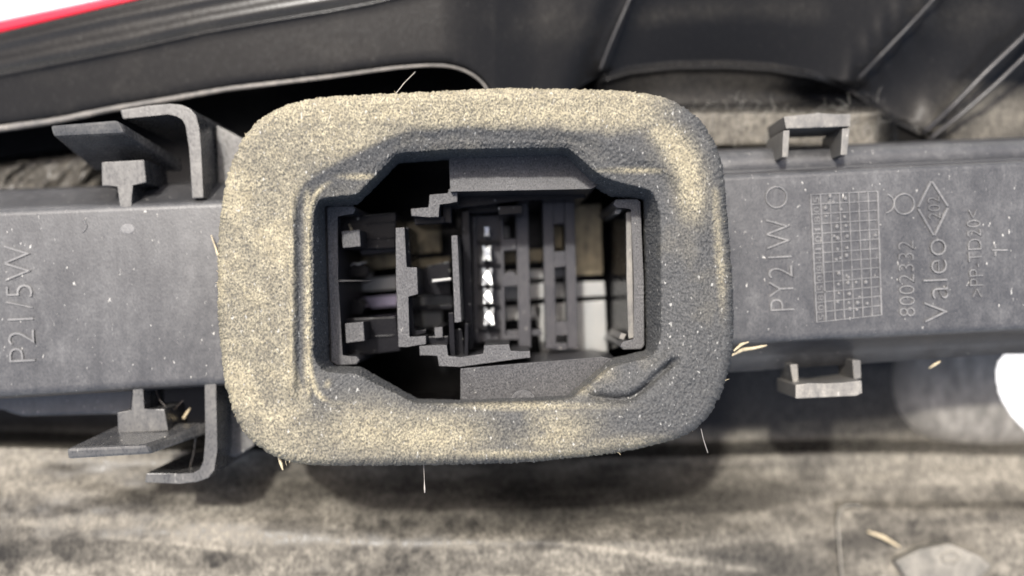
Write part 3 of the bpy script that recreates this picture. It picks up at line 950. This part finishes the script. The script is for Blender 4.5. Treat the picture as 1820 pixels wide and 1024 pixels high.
# soft sag, creases and foam cells
ZZ = ZZ + 9 * (fbm(GX / 120, GY / 120, 61, 3) - 0.5) * (ZZ > -60)
lipw = np.exp(-((GX - 520) / 7) ** 2) * smooth(325, 380, GY) * (1 - smooth(690, 730, GY))
ZZ = ZZ + 5 * lipw - 4 * np.exp(-((GX - 533) / 8) ** 2) * smooth(325, 380, GY) * (1 - smooth(690, 730, GY)) * (ZZ > -60)
crx = np.clip((GX - 1020) / 190.0, 0, 1)
cry = 700 + 10 * np.sin(crx * 3.1) - 60 * smooth(0.45, 1.0, crx)
ZZ = ZZ - 16 * np.exp(-((GY - cry) / 7.0) ** 2) * smooth(1030, 1070, GX) * (1 - smooth(1185, 1215, GX)) * (ZZ > -60)
ZZ = ZZ + 10 * np.exp(-((GY - cry + 16) / 14.0) ** 2) * smooth(1100, 1130, GX) * (1 - smooth(1185, 1215, GX)) * (ZZ > -60)
P = Wn(GX, GY, ZZ)
rows = np.arange(len(rings))[:, None] + 0 * GX
cell = 0.55 * vnoise(GX / 3.0, GY / 4.2, 81) + 0.36 * vnoise(GX / 2.0, GY / 2.6, 82) + 0.14 * vnoise(GX / 9, GY / 12, 83)
wallc = 0.6 * vnoise(th[None, :] * 90 + 0 * GX, ZZ / 5, 84) + 0.4 * vnoise(th[None, :] * 160 + 0 * GX, ZZ / 3, 85)
onwall = (ZZ < -45) | (rows < 24)
grain = np.where(onwall, wallc, cell)
N = np.zeros_like(P)
du = np.roll(P, -1, 1) - np.roll(P, 1, 1)
dv = np.gradient(P, axis=0)
N = np.cross(du, dv); N /= np.linalg.norm(N, axis=2)[..., None] + 1e-15
flip = np.sign(N[40, :, 2].mean())
N = N * flip
P = P + N * ((grain - 0.5) * 4.2 * S)[..., None]
# dust settled on the foam
gb = lambda x, y, sx, sy: np.exp(-((GX - x) / sx) ** 2 - ((GY - y) / sy) ** 2)
wob = fbm(GX / 70, GY / 70, 91, 4)
inside = smooth(0, 14, (r1[None, :] - 2) - RR + 16 * (wob - 0.5))      # 0 on the raised band, 1 in the recess
top = smooth(330, 225, GY + 40 * (wob - 0.5)) * smooth(420, 480, GX)
d = (0.62 + 0.36 * smooth(0.38, 0.62, wob)) * smooth(600, 500, GX + 60 * (wob - 0.5)) * smooth(860, 690, GY + 0.15 * (500 - GX))
d = np.maximum(d, 0.88 * smooth(250, 205, GY + 26 * (wob - 0.5)) * smooth(1230, 1120, GX))
d = np.maximum(d, 0.55 * smooth(760, 480, GX) * smooth(720, 760, GY))
d = np.maximum(d, 0.8 * gb(600, 240, 150, 70))
d = d * (1 - inside)
d = np.maximum(d, 1.1 * np.exp(-((RR - r0 + 62) / 26) ** 2) * smooth(1120, 1190, GX) * smooth(430, 330, GY))
d = np.maximum(d, 0.55 * np.exp(-((RR - r0 + 18) / 8) ** 2) * smooth(1230, 1270, GX) * smooth(320, 350, GY) * smooth(600, 480, GY))
d = np.maximum(d, 1.0 * gb(760, 775, 105, 38)); d = np.maximum(d, 0.8 * gb(650, 770, 90, 50))
d = np.maximum(d, 0.75 * gb(980, 770, 70, 40) * smooth(0.3, 0.55, wob)); d = np.maximum(d, 0.7 * gb(900, 806, 260, 9))
d = np.maximum(d, 0.8 * gb(930, 722, 120, 8)); d = np.maximum(d, 0.45 * gb(1120, 790, 120, 16))
sil = np.exp(-((RR - r2) / 5.0) ** 2)
d = np.maximum(d, 1.1 * sil * smooth(600, 556, GX))
d = np.maximum(d, 0.8 * sil * smooth(0.42, 0.62, wob + 0.12) * smooth(700, 740, GY) * smooth(760, 600, GX))
d = np.maximum(d, 1.0 * gb(640, 314, 30, 5)); d = np.maximum(d, 0.85 * gb(1130, 303, 55, 5))
d = np.maximum(d, 1.0 * np.exp(-((GX - 517) / 5) ** 2) * smooth(325, 360, GY) * smooth(740, 690, GY))
d = np.maximum(d, 0.8 * np.exp(-((GX - 547) / 7) ** 2) * smooth(325, 360, GY) * smooth(725, 690, GY))
d = np.maximum(d, 0.7 * gb(582, 683, 5, 8)); d = np.maximum(d, 0.45 * gb(1060, 665, 30, 14)); d = np.maximum(d, 0.5 * gb(1035, 690, 20, 14))
d = np.maximum(d, 0.01 + 0.09 * smooth(0.5, 0.7, wob))
d = np.where(onwall & (rows > 24), d * 0.25, d)
d = np.clip(d * (0.75 + 0.5 * wob), 0, 1.15)
me = from_arrays(P, grid_faces(len(rings), NA, True)[:, ::-1] if flip < 0 else grid_faces(len(rings), NA, True))
add_attr(me, 'dust', d)
add_attr(me, 'grain', grain)
gask = link('foam_gasket', me, M_FOAM, None, True)
tag(gask, 'dark grey foam gasket with yellowish dust, a thick rounded frame round the connector socket', 'gasket')

# ------------------------------------------------------------------ straw, hairs and grit
def strand(name, pts, rad, mat, label, cat, squash=1.0, seed=1, group=None):
    o = link(name, tube(pts, rad, 6, squash, 0.25, seed), mat, None, True)
    tag(o, label, cat, group)
    return o


strand('straw_piece', [(1300, 632, -120), (1318, 622, -132), (1340, 619, -140), (1363, 614, -142)], [(0, 2), (0.3, 4), (0.8, 3), (1, 1.2)], M_STRAW, 'long pale straw flake lying on the rail against the right edge of the foam gasket', 'straw', 0.5)
strand('straw_piece', [(1304, 624, -112), (1318, 612, -120), (1331, 608, -128)], [(0, 1.5), (0.5, 3.4), (1, 1)], M_STRAW, 'shorter pale straw flake crossing the long one beside the foam gasket', 'straw', 0.5, 2)
strand('straw_piece', [(492, 806, -110), (498, 820, -104), (503, 836, -100)], [(0, 1), (0.6, 3.4), (1, 1)], M_STRAW, 'small straw chip sticking out below the lower left corner of the foam gasket', 'straw', 0.6, 3)
strand('straw_piece', [(326, 744, -225), (331, 736, -222), (338, 725, -220)], [(0, 3.4), (0.6, 2.6), (1, 0.6)], M_STRAW, 'pointed straw tip caught behind the lower latch tab', 'straw', 0.6, 4)
strand('straw_piece', [(375, 418, -142), (383, 440, -142), (394, 474, -132)], [(0, 0.8), (0.5, 2.2), (1, 1.5)], M_STRAW, 'thin straw sliver lying on the rail at the left edge of the foam gasket', 'straw', 0.6, 5)
strand('straw_piece', [(1651, 655, -225), (1662, 648, -222), (1672, 642, -222)], [(0, 1), (0.5, 3), (1, 1)], M_STRAW, 'pale straw chip on the lower edge of the rail near the grey bulge', 'straw', 0.6, 6)
strand('straw_piece', [(620, 398, -190), (624, 406, -188), (624, 418, -188)], [(0, 1), (0.5, 2.6), (1, 1)], M_STRAW, 'tiny golden straw crumb on the upper square post inside the socket', 'straw', 0.8, 7)
strand('straw_piece', [(1542, 945, -414), (1570, 955, -408), (1600, 973, -402)], [(0, 2), (0.5, 5), (1, 2)], M_STRAW, 'blurred straw piece lying on the dusty lower panel', 'straw', 0.5, 8)
strand('hair', [(276, 692, -200), (284, 712, -210), (300, 728, -205), (312, 740, -215)], 1.0, M_HAIR, 'dark curled hair under the rail beside the lower latch stem', 'hair')
strand('hair', [(302, 741, -214), (310, 728, -205), (325, 712, -200)], 0.7, M_HAIR, 'dark hair crossing the curled one near the lower latch tab', 'hair', 1, 3)
strand('hair', [(1246, 762, -60), (1250, 780, -70), (1258, 805, -90)], 0.8, M_FIBRE, 'fine pale hair hanging from the lower right of the foam gasket', 'hair')
strand('hair', [(704, 166, -70), (718, 148, -85), (738, 128, -110)], 0.8, M_FIBRE, 'fine pale hair rising from the upper edge of the foam gasket', 'hair')
strand('hair', [(348, 770, -205), (345, 800, -205), (338, 830, -210)], 0.6, M_FIBRE, 'faint pale hair across the lower latch bracket', 'hair')
strand('fibre', [(753, 822, -40), (754, 850, -45), (755, 876, -48)], [(0, 0.4), (0.6, 0.5), (0.9, 1.8), (1, 1.0)], M_FIBRE, 'short pale fibre dangling below the middle of the foam gasket', 'fibre')

# loose fibres along the frayed left edge of the foam, and fluff on the ledge behind the lug: too many and too fine to count
def fluff(name, spots, mat, kind_parent, length, rad, seed):
    r_ = np.random.default_rng(seed)
    Vs, Fs, n0 = [], [], 0
    for (x, y, z) in spots:
        a = r_.uniform(0, 2 * math.pi); L = length * r_.uniform(0.4, 1.3)
        k = 5
        t = np.linspace(0, 1, k)
        bend = r_.uniform(-1.2, 1.2)
        ang = a + bend * t
        px = x + np.cumsum(np.cos(ang)) * L / k; py = y + np.cumsum(np.sin(ang)) * L / k
        pz = z + np.cumsum(r_.uniform(-0.4, 0.9, k)) * L / k
        P0 = Wn(px, py, pz)
        w = rad * S * (1 - 0.6 * t)
        nx, ny = -np.sin(ang), np.cos(ang)
        off = [np.stack([nx * w, -ny * w, 0 * w], -1), np.stack([0 * w, 0 * w, w], -1), np.stack([-nx * w, ny * w, 0 * w], -1)]
        V = np.stack([P0 + o for o in off], 1)
        Vs.append(V.reshape(-1, 3)); Fs.append(grid_faces(k, 3, True) + n0); n0 += k * 3
    o = link(name, from_arrays(np.concatenate(Vs), np.concatenate(Fs)), mat, kind_parent, True)
    o['kind'] = 'stuff'
    return o


r_ = np.random.default_rng(23)
spots = []
for i in range(44):
    a = r_.uniform(0.72 * math.pi, 1.30 * math.pi)
    rr_ = np.interp(a, th, r0) - r_.uniform(0, 4)
    spots.append((CX + rr_ * math.cos(a), CY + rr_ * math.sin(a), r_.uniform(-80, -8)))
for i in range(26):
    a = r_.uniform(0, 2 * math.pi)
    rr_ = np.interp(a, th, r0) - r_.uniform(0, 3)
    spots.append((CX + rr_ * math.cos(a), CY + rr_ * math.sin(a), r_.uniform(-60, -4)))
fl = fluff('frayed_fibres', spots, M_STRAW, gask, 9, 0.7, 4)
spots = [(r_.uniform(1230, 1570), r_.uniform(186, 250), -335) for i in range(160)]
fluff('ledge_fluff', spots, M_FLUFF, lamp, 30, 0.45, 5)
